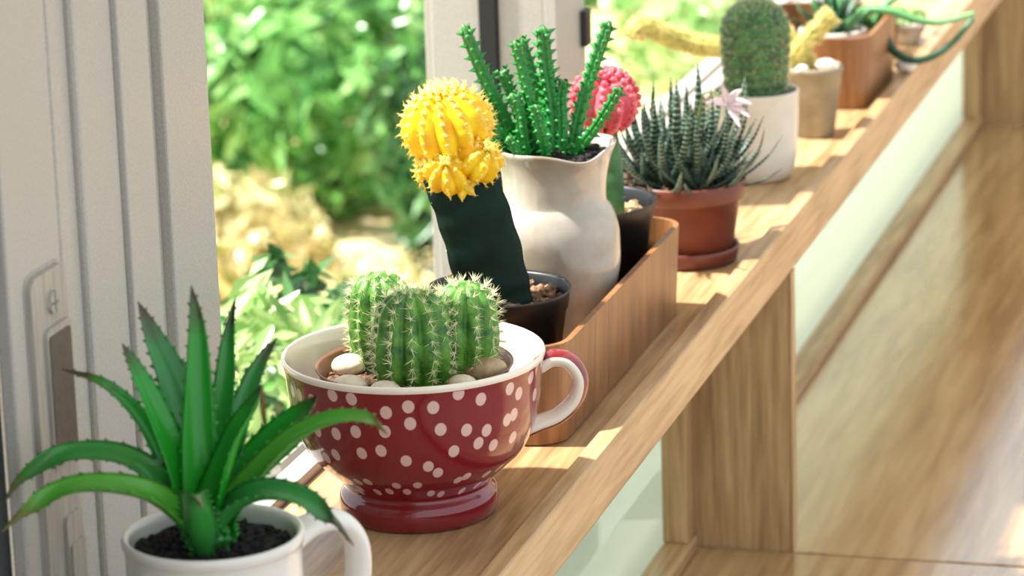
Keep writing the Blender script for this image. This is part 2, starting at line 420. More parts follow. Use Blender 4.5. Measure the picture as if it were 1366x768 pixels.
# ------------------------------------------------------------ aloe in a white mug
M['white_glaze'] = mat_noise('white_glaze', lin(226, 221, 212), lin(238, 234, 226), 20, .16, coat=.4)
M['soil_dark'] = mat_noise('dark_soil', lin(14, 13, 14), lin(52, 48, 46), 500, .9, .8, 900)
M['soil_brown'] = mat_noise('brown_soil', lin(60, 38, 26), lin(132, 96, 68), 350, .9, .8, 700)
M['soil_tan'] = mat_noise('tan_grit', lin(150, 116, 74), lin(226, 200, 156), 300, .9, .6, 700)

def soil(r, z, parent, mat, bump=.0012, n=28, chips=0, chip_r=.0022, chip_mat=None):
    g = G(); g.v.append(Vector((0, 0, z))); g.uv.append((0, 0)); rings = 9
    for i in range(1, rings + 1):
        for j in range(n):
            a = 2 * PI * (j + .5 * (i % 2)) / n; rr = r * i / rings
            g.v.append(Vector((rr * math.cos(a), rr * math.sin(a), z + R.uniform(-bump, bump)))); g.uv.append((0, 0))
    for j in range(n): g.f.append((0, 1 + j, 1 + (j + 1) % n))
    for i in range(rings - 1):
        for j in range(n):
            a, b = 1 + i * n + j, 1 + i * n + (j + 1) % n; g.f.append((a, a + n, b + n, b))
    o = ob('soil', g.me('soil'), mat, parent)
    if chips:
        g = G()
        for _ in range(chips):
            a = R.uniform(0, 6.28); rr = r * .93 * math.sqrt(R.random())
            q = Matrix.Rotation(R.uniform(0, 3), 3, Vector((R.gauss(0, 1), R.gauss(0, 1), R.gauss(0, 1))).normalized())
            k = R.uniform(.5, 1.3) * chip_r
            blob(g, (rr * math.cos(a), rr * math.sin(a), z + k * .5), k * 1.6, k, k * .8, 6, 4, .25, q)
        c = ob('soil_crumbs', g.me('soil_crumbs', False), chip_mat or mat, o); c['kind'] = 'stuff'
    return o

al = thing('potted_aloe', 'spiky green aloe with brown-tipped arching leaves in a plain white mug', 'potted plant', (.007, -.283, 0), VIEW)
mug = ob('mug', lathe(smooth_prof([(0, 0), (.030, 0), (.0335, .003), (.0342, .02), (.0345, .05), (.0345, .078), (.0353, .082), (.0357, .0845), (.0350, .0862), (.0335, .0858), (.0322, .083), (.0318, .07), (.030, .02), (0, .015)], 3)).me('mug'), M['white_glaze'], al)
g = G(); ha = math.radians(35); sweep(g, crom(mm([(r_ * math.cos(ha), r_ * math.sin(ha), z_) for r_, z_ in ((32, 73), (44, 79), (57, 78), (65, 66), (63, 46), (50, 27), (32.5, 20))]), 6), lambda u: .0054, lambda a, u: (1.4 * math.cos(a), .85 * math.sin(a)), 16, Vector((math.sin(ha), -math.cos(ha), 0)))
ob('handle', g.me('handle'), M['white_glaze'], mug)
soil(.0320, .079, al, M['soil_dark'], .0016, 40, 260, .0013)
AL = [
 [(-5.7, -6, 89.4), (-21.7, -14, 107.8), (-46.7, -18, 113.0), (-65.5, -20, 106.1), (-78.9, -22, 95.2)],
 [(-7.3, 0, 90.5), (-18.8, 0, 107.7), (-34.6, 4, 117.2), (-56.6, 6, 117.6), (-73.2, 6, 109.0), (-81.3, 6, 97.9)],
 [(-6.5, 4, 90.7), (-15.8, 8, 108.0), (-26.1, 12, 128.4), (-40.2, 16, 142.3), (-57.3, 20, 147.7)],
 [(-6.3, 2, 91.3), (-11.4, 2, 112.9), (-20.4, 4, 136.8), (-27.2, 8, 150.9), (-31.8, 10, 160.1)],
 [(-5.7, 8, 89.3), (-8.1, 16, 117.5), (-14.1, 22, 140.3), (-21.4, 26, 157.6), (-26.9, 28, 171.8)],
 [(-3.1, 0, 91.9), (-3.6, 2, 118.7), (-2.7, 4, 142.2), (-2.2, 6, 165.6), (-3.7, 8, 183.0)],
 [(-1.6, 8, 89.1), (2.3, 14, 117.8), (6.2, 18, 140.8), (8.2, 22, 157.8), (11.5, 24, 173.8)],
 [(-0.7, 10, 88.4), (7.8, 18, 116.3), (14.6, 26, 135.1), (20.2, 30, 146.0), (26.2, 34, 153.8)],
 [(-1.8, -6, 90.9), (3.3, -10, 110.3), (10.8, -12, 128.7), (18.4, -10, 139.8), (22.9, -8, 147.4)],
 [(1.5, 6, 89.7), (13.7, 10, 106.4), (26.0, 12, 120.7), (36.6, 12, 130.1), (42.6, 10, 136.6)],
 [(1.8, 2, 89.5), (15.8, 2, 107.4), (31.2, 0, 122.8), (47.6, -2, 131.0), (62.1, -4, 131.5), (69.9, -5, 124.6)],
 [(0.1, -6, 89.3), (9.6, -14, 102.9), (21.8, -20, 109.0), (36.4, -26, 107.9), (47.6, -30, 100.5), (56.3, -32, 89.5)],
 [(-3.4, -12, 88.4), (-3.7, -20, 99.7), (-3.9, -27, 109.6), (-2.1, -33, 112.6), (0.7, -36, 107.4)],
 [(0.3, 12, 87.7), (15.6, 22, 102.5), (30.4, 28, 112.4), (36.4, 30, 116.3)]]
AW = [6, 5.5, 4.6, 6.2, 8, 6.6, 5.2, 5.2, 7.2, 8.2, 5.0, 6.6, 6.5, 5.5]
AM = ['a_lime', 'a_pale', 'a_green', 'a_green', 'a_grey', 'a_green', 'a_dark', 'a_grey', 'a_green', 'a_green', 'a_lime', 'a_grey', 'a_pale', 'a_green']
M['a_green'] = mat_leaf('aloe_green', lin(12, 104, 32), lin(36, 160, 40), lin(70, 50, 30), .3, .18, coat=.25)
M['a_lime'] = mat_leaf('aloe_lime', lin(86, 172, 54), lin(86, 172, 54), lin(140, 130, 80), .32, .2, coat=.2)
M['a_pale'] = mat_leaf('aloe_pale', lin(58, 150, 62), lin(58, 150, 62), lin(110, 110, 70), .3, .15, coat=.3)
M['a_grey'] = mat_leaf('aloe_grey_green', lin(56, 144, 66), lin(56, 144, 66), lin(84, 56, 54), .34, .15, coat=.2)
M['a_dark'] = mat_leaf('aloe_dark', lin(42, 144, 48), lin(42, 144, 48), lin(58, 30, 34), .34, .15, coat=.2)

def leaf_geo(path, W, thick=.28, chan=.35, normal=Vector((0, 0, 1)), teeth=True, tip=1.0, base=.7, ns=8, inward=None):
    g = G(); m = len(path); prevs = None; centers = []
    for i, p in enumerate(path):
        t = (path[min(i + 1, m - 1)] - path[max(i - 1, 0)]).normalized()
        nn = inward(p, t) if inward else normal
        nn = (nn - t * nn.dot(t)).normalized(); s = t.cross(nn).normalized()
        u = i / (m - 1)
        wd = W * (base + (1 - base) * min(1, u / .3)) * (1 - max(0, (u - .25) / .75) ** 1.5) ** tip
        wd = max(wd, W * .02); row = []
        centers.append((p, t, nn, s, wd))
        for k in range(ns + 1):
            q = -1 + 2 * k / ns; row.append(p + s * (wd * q) + nn * (chan * wd * (q * q - .4)))
        for k in range(ns - 1, 0, -1):
            q = -1 + 2 * k / ns; row.append(p + s * (wd * q * .97) + nn * (chan * wd * (q * q - .4) - thick * wd * (1 - q * q) * 1.6 - .0002))
        for k, q in enumerate(row): g.v.append(q); g.uv.append((k / len(row), u))
    n = 2 * ns
    for i in range(m - 1):
        for j in range(n):
            a, b = i * n + j, i * n + (j + 1) % n; g.f.append((a, a + n, b + n, b))
    g.f.append(tuple(range(n))); g.f.append(tuple(reversed(range((m - 1) * n, m * n))))
    if teeth:
        for i in range(2, m - 2):
            p, t, nn, s, wd = centers[i]
            for sg in (-1, 1):
                if (i + (sg > 0)) % 2 == 0:
                    o = len(g.v); b = p + s * (sg * wd * .97) + nn * chan * wd * .6
                    k = max(.0011, min(.0019, wd * .3))
                    q = s * sg
                    g.add([b - t * k * .7, b + t * k * .7, b + q * k + t * k * .7, b + nn * k * .3], [(0, 1, 2), (0, 2, 3), (1, 3, 2)], [(0, i / (m - 1))] * 4)
    return g
def aloe_in(axis):
    def f(p, t):
        v = Vector((axis.x - p.x, axis.y - p.y, 0)); v = v * 14 + Vector((0, -.35, .55)); return v
    return f
for k, pts in enumerate(AL):
    P0 = mm([(pts[0][0] * .5, pts[0][1] * .5, 77)] + pts)
    g = leaf_geo(crom(P0, 7), AW[k] * 1.14 / 1000, .3, .38, inward=aloe_in(Vector((0, 0, 0))), base=.85, tip=.8)
    ob('leaf', g.me('leaf'), M[AM[k]], al)

# ------------------------------------------------------------ red spotted cup
def mat_cup():
    m, t, b, N, Lk = nt('red_glaze_white_spots')
    uv = N.new('ShaderNodeUVMap'); mp = N.new('ShaderNodeMapping'); mp.inputs['Scale'].default_value = (1, .80, 1)
    Lk.new(uv.outputs[0], mp.inputs[0])
    vo = N.new('ShaderNodeTexVoronoi'); vo.voronoi_dimensions = '2D'; vo.inputs['Scale'].default_value = 90; vo.inputs['Randomness'].default_value = .72
    Lk.new(mp.outputs[0], vo.inputs['Vector'])
    dots = ramp(N, [(.215, (1, 1, 1, 1)), (.24, (0, 0, 0, 1))]); Lk.new(vo.outputs['Distance'], dots.inputs[0])
    sp = N.new('ShaderNodeSeparateXYZ'); Lk.new(uv.outputs[0], sp.inputs[0])
    gt = N.new('ShaderNodeMath'); gt.operation = 'GREATER_THAN'; gt.inputs[1].default_value = .0545; Lk.new(sp.outputs['Y'], gt.inputs[0])
    lt = N.new('ShaderNodeMath'); lt.operation = 'LESS_THAN'; lt.inputs[1].default_value = .121; Lk.new(sp.outputs['Y'], lt.inputs[0])
    mu = N.new('ShaderNodeMath'); mu.operation = 'MULTIPLY'; Lk.new(gt.outputs[0], mu.inputs[0]); Lk.new(lt.outputs[0], mu.inputs[1])
    m2 = N.new('ShaderNodeMath'); m2.operation = 'MULTIPLY'; Lk.new(mu.outputs[0], m2.inputs[0]); Lk.new(dots.outputs[0], m2.inputs[1])
    mx = N.new('ShaderNodeMix'); mx.data_type = 'RGBA'; mx.inputs[6].default_value = lin(130, 28, 36); mx.inputs[7].default_value = lin(222, 184, 174)
    Lk.new(m2.outputs[0], mx.inputs[0]); Lk.new(mx.outputs[2], b.inputs['Base Color'])
    b.inputs['Roughness'].default_value = .12; b.inputs['Coat Weight'].default_value = .5; b.inputs['Coat Roughness'].default_value = .04
    return m
M['cup_red'] = mat_cup(); M['red_glaze'] = plain('red_glaze', lin(130, 28, 36), .12, coat=.5)
M['cream'] = mat_noise('cream_glaze', lin(240, 226, 204), lin(248, 238, 222), 25, .14, coat=.4)
cup = thing('spotted_teacup', 'large red footed teacup with white spots and a cream inside', 'cup', (0, 0, 0), VIEW)
outer = smooth_prof([(0, .002), (.031, .001), (.034, 0), (.0365, .002), (.0376, .0068), (.0368, .0112), (.0342, .0142), (.0350, .0168), (.043, .0245), (.0505, .032), (.0557, .043), (.0583, .054), (.0595, .064), (.0603, .071), (.0612, .0752)], 4)
cb = ob('cup_body', lathe(outer, 96, uscale=.3457).me('cup_body'), M['cup_red'], cup)
lining = smooth_prof([(.0612, .0752), (.0616, .0768), (.0610, .0782), (.0598, .0778), (.0583, .073), (.0572, .064), (.055, .05), (.048, .032), (.035, .020), (0, .018)], 4)
ob('lining', lathe(lining, 96).me('lining'), M['cream'], cup)
hp = crom(mm([(58, 0, 69), (64.5, 0, 72.5), (72, 0, 71), (77, 0, 63), (75, 0, 53), (67, 0, 45), (57, 0, 41), (50, 0, 38)]), 7)
g = G(); sweep(g, hp, lambda u: .0044, lambda a, u: (1.35 * math.cos(a), .9 * math.sin(a)), 18)
hd = ob('handle', g.me('handle'), M['cream'], cup)
# red outside of the strap
g = G(); FR = frames(hp, Vector((0, -1, 0)))
nr = 8
for i, (p, tt, n, bb) in enumerate(FR):
    cen = Vector((.060, 0, .055)); o = p - cen; sgn = 1 if bb.dot(o) > 0 else -1
    for j in range(nr + 1):
        a = math.radians(-62 + 124 * j / nr)
        g.v.append(p + n * (1.37 * .0044 * math.sin(a)) + bb * (sgn * .0044 * .93 * math.cos(a))); g.uv.append((j / nr, i / len(FR)))
for i in range(len(FR) - 1):
    for j in range(nr):
        a = i * (nr + 1) + j; g.f.append((a, a + 1, a + nr + 2, a + nr + 1))
o = ob('handle_back', g.me('handle_back'), M['red_glaze'], hd); o['label'] = 'red glazed outer face of the handle'

# nursery pot with three cacti standing in the cup
M['cactus'] = mat_noise('cactus_skin', lin(44, 100, 30), lin(104, 160, 58), 160, .42, .15, 700, sss=.0)
M['spine_pale'] = plain('pale_spines', lin(238, 234, 188), .5)
M['brown_pot'] = plain('brown_plastic', lin(122, 78, 56), .35)
pc = thing('potted_cactus', 'three ribbed green cacti with pale spines in a brown pot inside the spotted cup', 'potted plant', (0, .001, .0205), VIEW)
ob('pot', lathe([(0, 0), (.030, 0), (.0325, .012), (.0455, .0505), (.0465, .0512), (.0458, .0518), (.0446, .0505), (.040, .035), (.028, .004), (0, .004)], 64).me('pot'), M['brown_pot'], pc)
soil(.0435, .0445, pc, M['soil_brown'], .0012, 40, 160, .0012)
def ribbed(parent, base, r, h, ribs, depth, lean=(0, 0), skin=None, spine=None, spn=8, slen=.005, dz=.0052, name='stem', bulge=.08, sr=.00016, twist=0, rseg=8):
    g = G(); n = ribs * rseg; Z = []
    for k in range(30):
        u = k / 29; a = u * (PI / 2)
        Z.append((u, ))
    prof = []
    for k in range(12): prof.append((r * (.86 + .14 * math.sin(PI * min(1, (k / 11) * .75))) * (1 + bulge * math.sin(PI * k / 11)), (h - r) * k / 11))
    r1 = prof[-1][0]
    for k in range(1, 13):
        a = PI / 2 * k / 12; prof.append((r1 * math.cos(a) ** .85 if k < 12 else .0, h - r + r * math.sin(a)))
    def pt(rr, z, a, c):
        q = rr * (1 + depth * c) ; u = z / h
        return Vector((base[0] + lean[0] * u * u + q * math.cos(a + twist * z), base[1] + lean[1] * u * u + q * math.sin(a + twist * z), base[2] + z))
    for rr, z in prof:
        for j in range(n):
            a = 2 * PI * j / n; x = (a * ribs / (2 * PI)) % 1; c = 1 - (abs(2 * x - 1) ** .8) * 1.0; c = abs(math.cos(PI * x)) ** .7 * 2 - 1
            g.v.append(pt(rr, z, a, c)); g.uv.append((x, z / h))
    m = len(prof)
    for i in range(m - 1):
        for j in range(n):
            a, b = i * n + j, i * n + (j + 1) % n; g.f.append((a, b, b + n, a + n))
    st_ = ob(name, g.me(name), skin, parent)
    s = G(); zz = h * .12
    def rad_at(z):
        for k in range(m - 1):
            if prof[k][1] <= z <= prof[k + 1][1] + 1e-9:
                f = (z - prof[k][1]) / max(1e-9, prof[k + 1][1] - prof[k][1]); return prof[k][0] + (prof[k + 1][0] - prof[k][0]) * f
        return 0
    arc = 0; z = h * .06; step = dz
    while z < h * .995:
        for j in range(ribs):
            a = 2 * PI * j / ribs; zz = z + (j % 2) * dz * .4
            if zz > h * .995: continue
            rr = rad_at(zz); p = pt(rr, zz, a, 1)
            nz = max(0, (zz - (h - r)) / r); out = Vector((math.cos(a) * math.sqrt(max(0, 1 - nz * nz)), math.sin(a) * math.sqrt(max(0, 1 - nz * nz)), nz * .95 + .05)).normalized()
            for _ in range(spn):
                d = out + Vector((R.gauss(0, .55), R.gauss(0, .55), R.gauss(0, .55)))
                spike(s, p - out * .0003, d, slen * R.uniform(.5, 1.1), sr)
            blob(s, p, .0006, .0006, .0006, 5, 3)
        nzz = max(0, (z - (h - r)) / r); z += dz * max(.12, math.sqrt(max(0, 1 - nzz * nzz)))
    sp = ob('spines', s.me('spines', False), spine, st_); sp['kind'] = 'stuff'
    return st_
inv = Matrix.Rotation(-VIEW, 3, 'Z')
for (x, y, r, h, rib, ln) in ((-.0185, .014, .0140, .0475, 11, (-.002, 0)), (.003, -.010, .0165, .0465, 12, (0, 0)), (.0195, .010, .0150, .0455, 11, (.003, 0))):
    q = inv @ Vector((x, y, 0)); ribbed(pc, (q.x, q.y, .043), r, h, rib, .13, ln, M['cactus'], M['spine_pale'], 13, .0060, .0046, sr=.00019)
M['pebble'] = mat_noise('cream_pebble', lin(214, 190, 154), lin(244, 232, 212), 120, .4)
M['pebble2'] = mat_noise('tan_pebble', lin(150, 120, 84), lin(206, 178, 138), 120, .45)
for (x, y, a, b_, c, rz, mt, lab) in ((-.0325, .002, .0085, .0065, .0055, .3, 'pebble', 'cream pebble on the soil against the left cactus stem in the cup'),
                             (-.0225, -.0275, .0085, .006, .0048, .1, 'pebble', 'pale flat pebble beside the cup rim in front of the left cactus'),
                             (-.004, -.0315, .0075, .005, .0045, 0, 'pebble', 'small white pebble below the middle cactus at the cup rim'),
                             (.034, .003, .0105, .0065, .0062, .35, 'pebble2', 'tan mottled pebble on the soil beside the right cactus stem'),
                             (.028, -.016, .007, .005, .0045, .2, 'pebble', 'small cream pebble below the tan pebble in the cup')):
    g = G(); blob(g, (0, 0, 0), a, b_, c, 18, 12, .015); q = Vector((x, y, 0))
    tag(ob('pebble', g.me('pebble'), M[mt], None, (q.x, q.y, .0645 + c * .8), (0, 0, rz)), lab, 'pebble', 'pebbles in the cup')

# ------------------------------------------------------------ wooden trays
def tray(name, label, loc, rz, hx, hy, h, rad):
    t = thing(name, label, 'tray', loc, rz, 'wooden trays')
    def loop(hx, hy, r):
        pts = []
        for (cx, cy, a0) in ((hx - r, hy - r, 0), (-hx + r, hy - r, 90), (-hx + r, -hy + r, 180), (hx - r, -hy + r, 270)):
            for k in range(10): a = math.radians(a0 + 10 * k); pts.append((cx + r * math.cos(a), cy + r * math.sin(a)))
        return pts
    wl_ = .0032; A = loop(hx, hy, rad); B = loop(hx - wl_, hy - wl_, rad - wl_); n = len(A)
    tp = .0025   # slight inward taper at the foot
    Af = loop(hx - tp, hy - tp, rad - tp)
    g = G(); rows = [[(x, y, 0.001) for x, y in Af], [(x, y, h) for x, y in A]]
    g.add(rows[0] + rows[1], [(i, (i + 1) % n, (i + 1) % n + n, i + n) for i in range(n)])
    g.add([(x, y, h) for x, y in B] + [(x * .96, y * .99, .003) for x, y in B], [(i, (i + 1) % n, (i + 1) % n + n, i + n) for i in range(n)])
    ob('wall', g.me('wall'), M['tray'], t)
    g = G(); g.add([(x, y, h) for x, y in A] + [(x, y, h) for x, y in B] + [(x * .998, y * .999, h + .0006) for x, y in A] + [(x, y, h + .0006) for x, y in B],
                   [(i, (i + 1) % n, (i + 1) % n + n * 2, i + n * 2) for i in range(n)] + [(i + 2 * n, (i + 1) % n + 2 * n, (i + 1) % n + 3 * n, i + 3 * n) for i in range(n)] + [(i + n, i + 3 * n, (i + 1) % n + 3 * n, (i + 1) % n + n) for i in range(n)])
    ob('rim', g.me('rim', False), M['tray'], t)
    g = G(); g.add([(x * .98, y * .99, .0) for x, y in Af] + [(x * .98, y * .99, .003) for x, y in Af], [tuple(reversed(range(n))), tuple(range(n, 2 * n))] + [(i, (i + 1) % n, (i + 1) % n + n, i + n) for i in range(n)])
    ob('bottom', g.me('bottom', False), M['tray'], t)
    return t
tray('wooden_tray', 'long rounded wooden tray behind the spotted cup holding the white jug', (-.0045, .237, 0), 0, .0485, .136, .0515, .020)
tray('wooden_tray', 'short rounded wooden tray behind the grey pot holding trailing plants', (.0065, .973, 0), 0, .0475, .0695, .0515, .020)

# ------------------------------------------------------------ black pot with the yellow grafted cactus
M['black_pot'] = plain('black_plastic', lin(15, 16, 17), .42)
M['rootstock'] = mat_noise('dark_rootstock', lin(4, 26, 18), lin(8, 40, 27), 60, .6, .1, spec=.2)
M['rootstock2'] = mat_noise('green_rootstock', lin(40, 88, 46), lin(84, 130, 80), 60, .4, .1)
M['yellow'] = mat_noise('yellow_cactus', lin(234, 174, 6), lin(250, 212, 22), 90, .5, .2, 300, sss=.25)
M['yellow_sp'] = plain('pale_yellow_spines', lin(246, 220, 110), .5)
M['pink'] = mat_noise('pink_cactus', lin(206, 66, 88), lin(232, 112, 122), 90, .5, .2, 300, sss=.2)
M['pink_sp'] = plain('pale_pink_areoles', lin(244, 190, 176), .5)
def nursery_pot(parent, r, h):
    p = [(0, 0), (r * .70, 0), (r * .73, .003), (r * .93, h - .010), (r * .95, h - .0098), (r * .985, h - .001), (r, h), (r * .985, h + .0006), (r * .955, h - .001), (r * .93, h - .004), (r * .91, h - .006), (r * .68, .004), (0, .004)]
    pot = ob('pot', lathe(p, 72).me('pot'), M['black_pot'], parent)
    for k in range(3):
        z = h - .0025 - .0018 * k; rr = r * (.962 - .012 * k); g = G(); pts = [Vector((rr * math.cos(a), rr * math.sin(a), z)) for a in [2 * PI * i / 72 for i in range(73)]]
        sweep(g, pts, lambda u: .00045, n=6, hint=Vector((0, 0, 1)), cap=False); ob('rim_ridge', g.me('rim_ridge'), M['black_pot'], pot)
    return pot

def crown(parent, name, c, r, ribs, tilt, mat, mat_sp, squash=.9, bead=False, dep=.2, tub=.0022, ntub=13):
    g = G(); rs = 10; n = ribs * rs; m = 26; Rm = Matrix.Rotation(tilt[0], 3, 'X') @ Matrix.Rotation(tilt[1], 3, 'Y'); c = Vector(c)
    def pt(th, a, k): return c + Rm @ (Vector((math.sin(th) * math.cos(a), math.sin(th) * math.sin(a), math.cos(th) * squash)) * (r * k))
    for i in range(m + 1):
        th = PI * i / m
        for j in range(n):
            a = 2 * PI * j / n; x = (j % rs) / rs; cc = abs(math.cos(PI * x)) ** 1.1
            wob = 1 + .03 * math.sin(th * 22) * cc
            g.v.append(pt(th, a, (1 - dep + dep * cc * (math.sin(th) ** .5 if th < PI - .01 else 0)) * wob)); g.uv.append((x, i / m))
    for i in range(m):
        for j in range(n):
            a, b = i * n + j, i * n + (j + 1) % n; g.f.append((a, a + n, b + n, b))
    o = ob(name, g.me(name), mat, parent)
    s = G(); tg = G()
    for j in range(ribs):
        a = 2 * PI * j / ribs
        for k in range(ntub):
            th = .12 + (PI * .93 - .12) * k / (ntub - 1) + (j % 2) * .1
            p = pt(th, a, 1.0); d = (p - c).normalized()
            if bead: blob(tg, p, tub, tub, tub, 8, 6)
            else: spike(tg, p - d * tub * .5, d, tub * 1.5, tub * .75, 6)
            for _ in range(5):
                spike(s, p + d * tub * (.5 if bead else .4), d + Vector((R.gauss(0, .7), R.gauss(0, .7), R.gauss(0, .7))), tub * R.uniform(.8, 1.7), .00018)
    tb = ob('tubercles', tg.me('tubercles'), mat if bead else mat_sp, o); tb['kind'] = 'stuff'
    if True:
        sp = ob('spines', s.me('spines', False), mat_sp, o); sp['kind'] = 'stuff'
    return o

def rootstock(parent, path, r, mat, sides=3, ph=0.0, taper=.15):
    g = G()
    def cr(a, u):
        x = (a * sides / (2 * PI)) % 1; return 1.0 - .34 * math.sin(PI * x) ** .8 + .02 * math.sin(u * 31)
    P = crom(path, 8); h = Vector((math.sin(ph), -math.cos(ph), 0))
    F = sweep(g, P, lambda u: r * (1 - taper * u), cr, 36, h)
    o = ob('rootstock', g.me('rootstock'), mat, parent)
    s = G()
    for i, (p, t, n, b) in enumerate(F):
        if i % 5 == 2:
            for k in range(sides):
                a = 2 * PI * k / sides; d = n * math.cos(a) + b * math.sin(a); u = i / (len(F) - 1)
                for _ in range(2): spike(s, p + d * r * (1 - taper * u) * .98, d + Vector((R.gauss(0, .6), R.gauss(0, .6), R.gauss(0, .6))), .0016, .0002)
    sp = ob('spines', s.me('spines', False), M['spine_pale'], o); sp['kind'] = 'stuff'
    return o

yp = thing('potted_cactus', 'yellow ball cactus grafted on a dark green stem in a black plastic pot', 'potted plant', (-.006, .162, .0032), VIEW)
nursery_pot(yp, .0378, .0615)
M['chip'] = mat_noise('bark_chips', lin(92, 62, 42), lin(186, 146, 108), 200, .85, .5)
soil(.0345, .0540, yp, M['soil_brown'], .0015, 40, 110, .0024, M['chip'])
rootstock(yp, mm([(-2, -3, 52), (-4, -3, 66), (-8, -4, 88), (-14, -4, 110), (-20, -4, 128)]), .0222, M['rootstock'], 3, PI + .15, .06)
crown(yp, 'crown', (-.0225, -.004, .1475), .0235, 12, (.15, -.2), M['yellow'], M['yellow_sp'], .95)
for (x, y, z, r, t_) in ((-.0225, -.018, .1275, .0125, (.8, -.1)), (-.0070, -.016, .1325, .0125, (.6, .5)), (-.030, -.010, .1265, .0100, (.6, -.6)), (-.016, -.014, .1205, .0085, (1.2, 0)), (-.009, -.002, .1500, .0105, (.3, .7))):
    crown(yp, 'offset', (x, y, z), r, 8, t_, M['yellow'], M['yellow_sp'], .95, tub=.0017, ntub=8, dep=.22)

# ------------------------------------------------------------ white jug of toothed succulent stems
M['jug'] = mat_noise('tan_reflection_glaze', lin(150, 137, 118), lin(198, 190, 177), 22, .14, .04, 60, detail=6, coat=.5)  # random tan tones stand in for warm reflections on the glaze
M['euph'] = mat_leaf('succulent_stem_green', lin(14, 84, 36), lin(34, 132, 50), lin(60, 120, 50), .36, 0, nscale=90)
jg = thing('potted_succulent', 'upright toothed green succulent stems in a white glazed ceramic jug', 'potted plant', (.0025, .247, .0032), VIEW)
prof = smooth_prof([(0, 0), (.020, 0), (.0225, .003), (.0250, .014), (.0300, .034), (.0338, .052), (.0342, .062), (.0336, .0735), (.0308, .0825), (.0282, .0868), (.0274, .0885), (.0274, .094), (.0281, .104), (.0294, .111), (.0312, .1165), (.0307, .1182), (.0292, .1165), (.0270, .106), (.0262, .09), (.030, .06), (.020, .008), (0, .006)], 4)
def spout(p, a, k):
    if p.z > .098:
        f = (p.z - .098) / .02; d = (a - math.radians(-62) + PI) % (2 * PI) - PI
        e = math.exp(-(d / .38) ** 2) * f; p = p + Vector((math.cos(a), math.sin(a), 0)) * (.0022 * e) - Vector((0, 0, .0036 * e))
        e2 = math.exp(-((abs(d) - .75) / .3) ** 2) * f; p = p + Vector((0, 0, .0004 * e2))
        e3 = math.exp(-((a - .2 + PI) % (2 * PI) - PI) ** 2 / .35) * f; p = p + Vector((math.cos(a), math.sin(a), .6)) * (.0022 * e3)
    return p
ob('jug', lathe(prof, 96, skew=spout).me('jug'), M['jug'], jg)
soil(.0284, .1135, jg, M['soil_dark'], .0015, 40, 160, .0015)
ST = [
 ([(-18.0, 0, 117.2), (-25.3, -2, 136.1), (-35.2, -3, 158.8), (-45.6, -4, 188.0)], 4.2, 'euph'),
 ([(-10.0, -8, 120.8), (-11.0, -10, 141.4), (-14.7, -10, 161.5), (-18.8, -10, 179.6)], 3.4, 'euph'),
 ([(-0.9, 6, 119.4), (-5.4, 8, 141.4), (-11.2, 10, 159.4), (-15.9, 12, 177.2)], 3.9, 'euph'),
 ([(0.2, 0, 118.7), (-0.2, 0, 143.0), (-2.8, 0, 163.1), (-4.1, 0, 185.2)], 4.6, 'euph'),
 ([(9.8, 2, 117.9), (15.6, 4, 141.6), (22.9, 6, 163.1), (31.4, 8, 185.3)], 4.0, 'euph'),
 ([(10.8, -8, 118.2), (20.9, -14, 131.2), (28.9, -18, 143.9), (35.7, -20, 154.8)], 3.2, 'euph'),
 ([(4.2, -2, 119.0), (4.6, -2, 135.2), (4.6, 0, 146.8), (6.8, 2, 155.2)], 3.6, 'euph'),
 ([(-19.8, -6, 118.7), (-27.1, -10, 129.9), (-33.1, -10, 138.1), (-34.5, -10, 147.0)], 3.4, 'euph'),
 ([(-14.8, -12, 119.9), (-16.4, -14, 132.4), (-17.3, -14, 142.5), (-21.7, -14, 152.6)], 3.6, 'euph'),
 ([(-14.8, 4, 118.3), (-18.1, 4, 138.7), (-23.2, 4, 152.9), (-26.1, 4, 161.1)], 3.6, 'euph'),
 ([(-20.8, 4, 116.5), (-27.5, 4, 124.8), (-31.3, 4, 131.0), (-33.0, 4, 138.1)], 3.4, 'euph'),
 ([(-5.0, -14, 120.0), (-6.7, -18, 131.0), (-8.4, -18, 139.0), (-9.3, -18, 147.1)], 3.4, 'euph'),
 ([(-23, -6, 116.0), (-28, -10, 121.0), (-30, -12, 126.0), (-31, -12, 131.0)], 3.0, 'euph'),
 ([(-16, -15, 116.0), (-19, -19, 121.0), (-21, -20, 126.0), (-24, -20, 131.0)], 3.0, 'euph'),
 ([(-12, 8, 118.0), (-14, 9, 133.0), (-13, 10, 146.0), (-15, 10, 160.0)], 3.4, 'euph')]
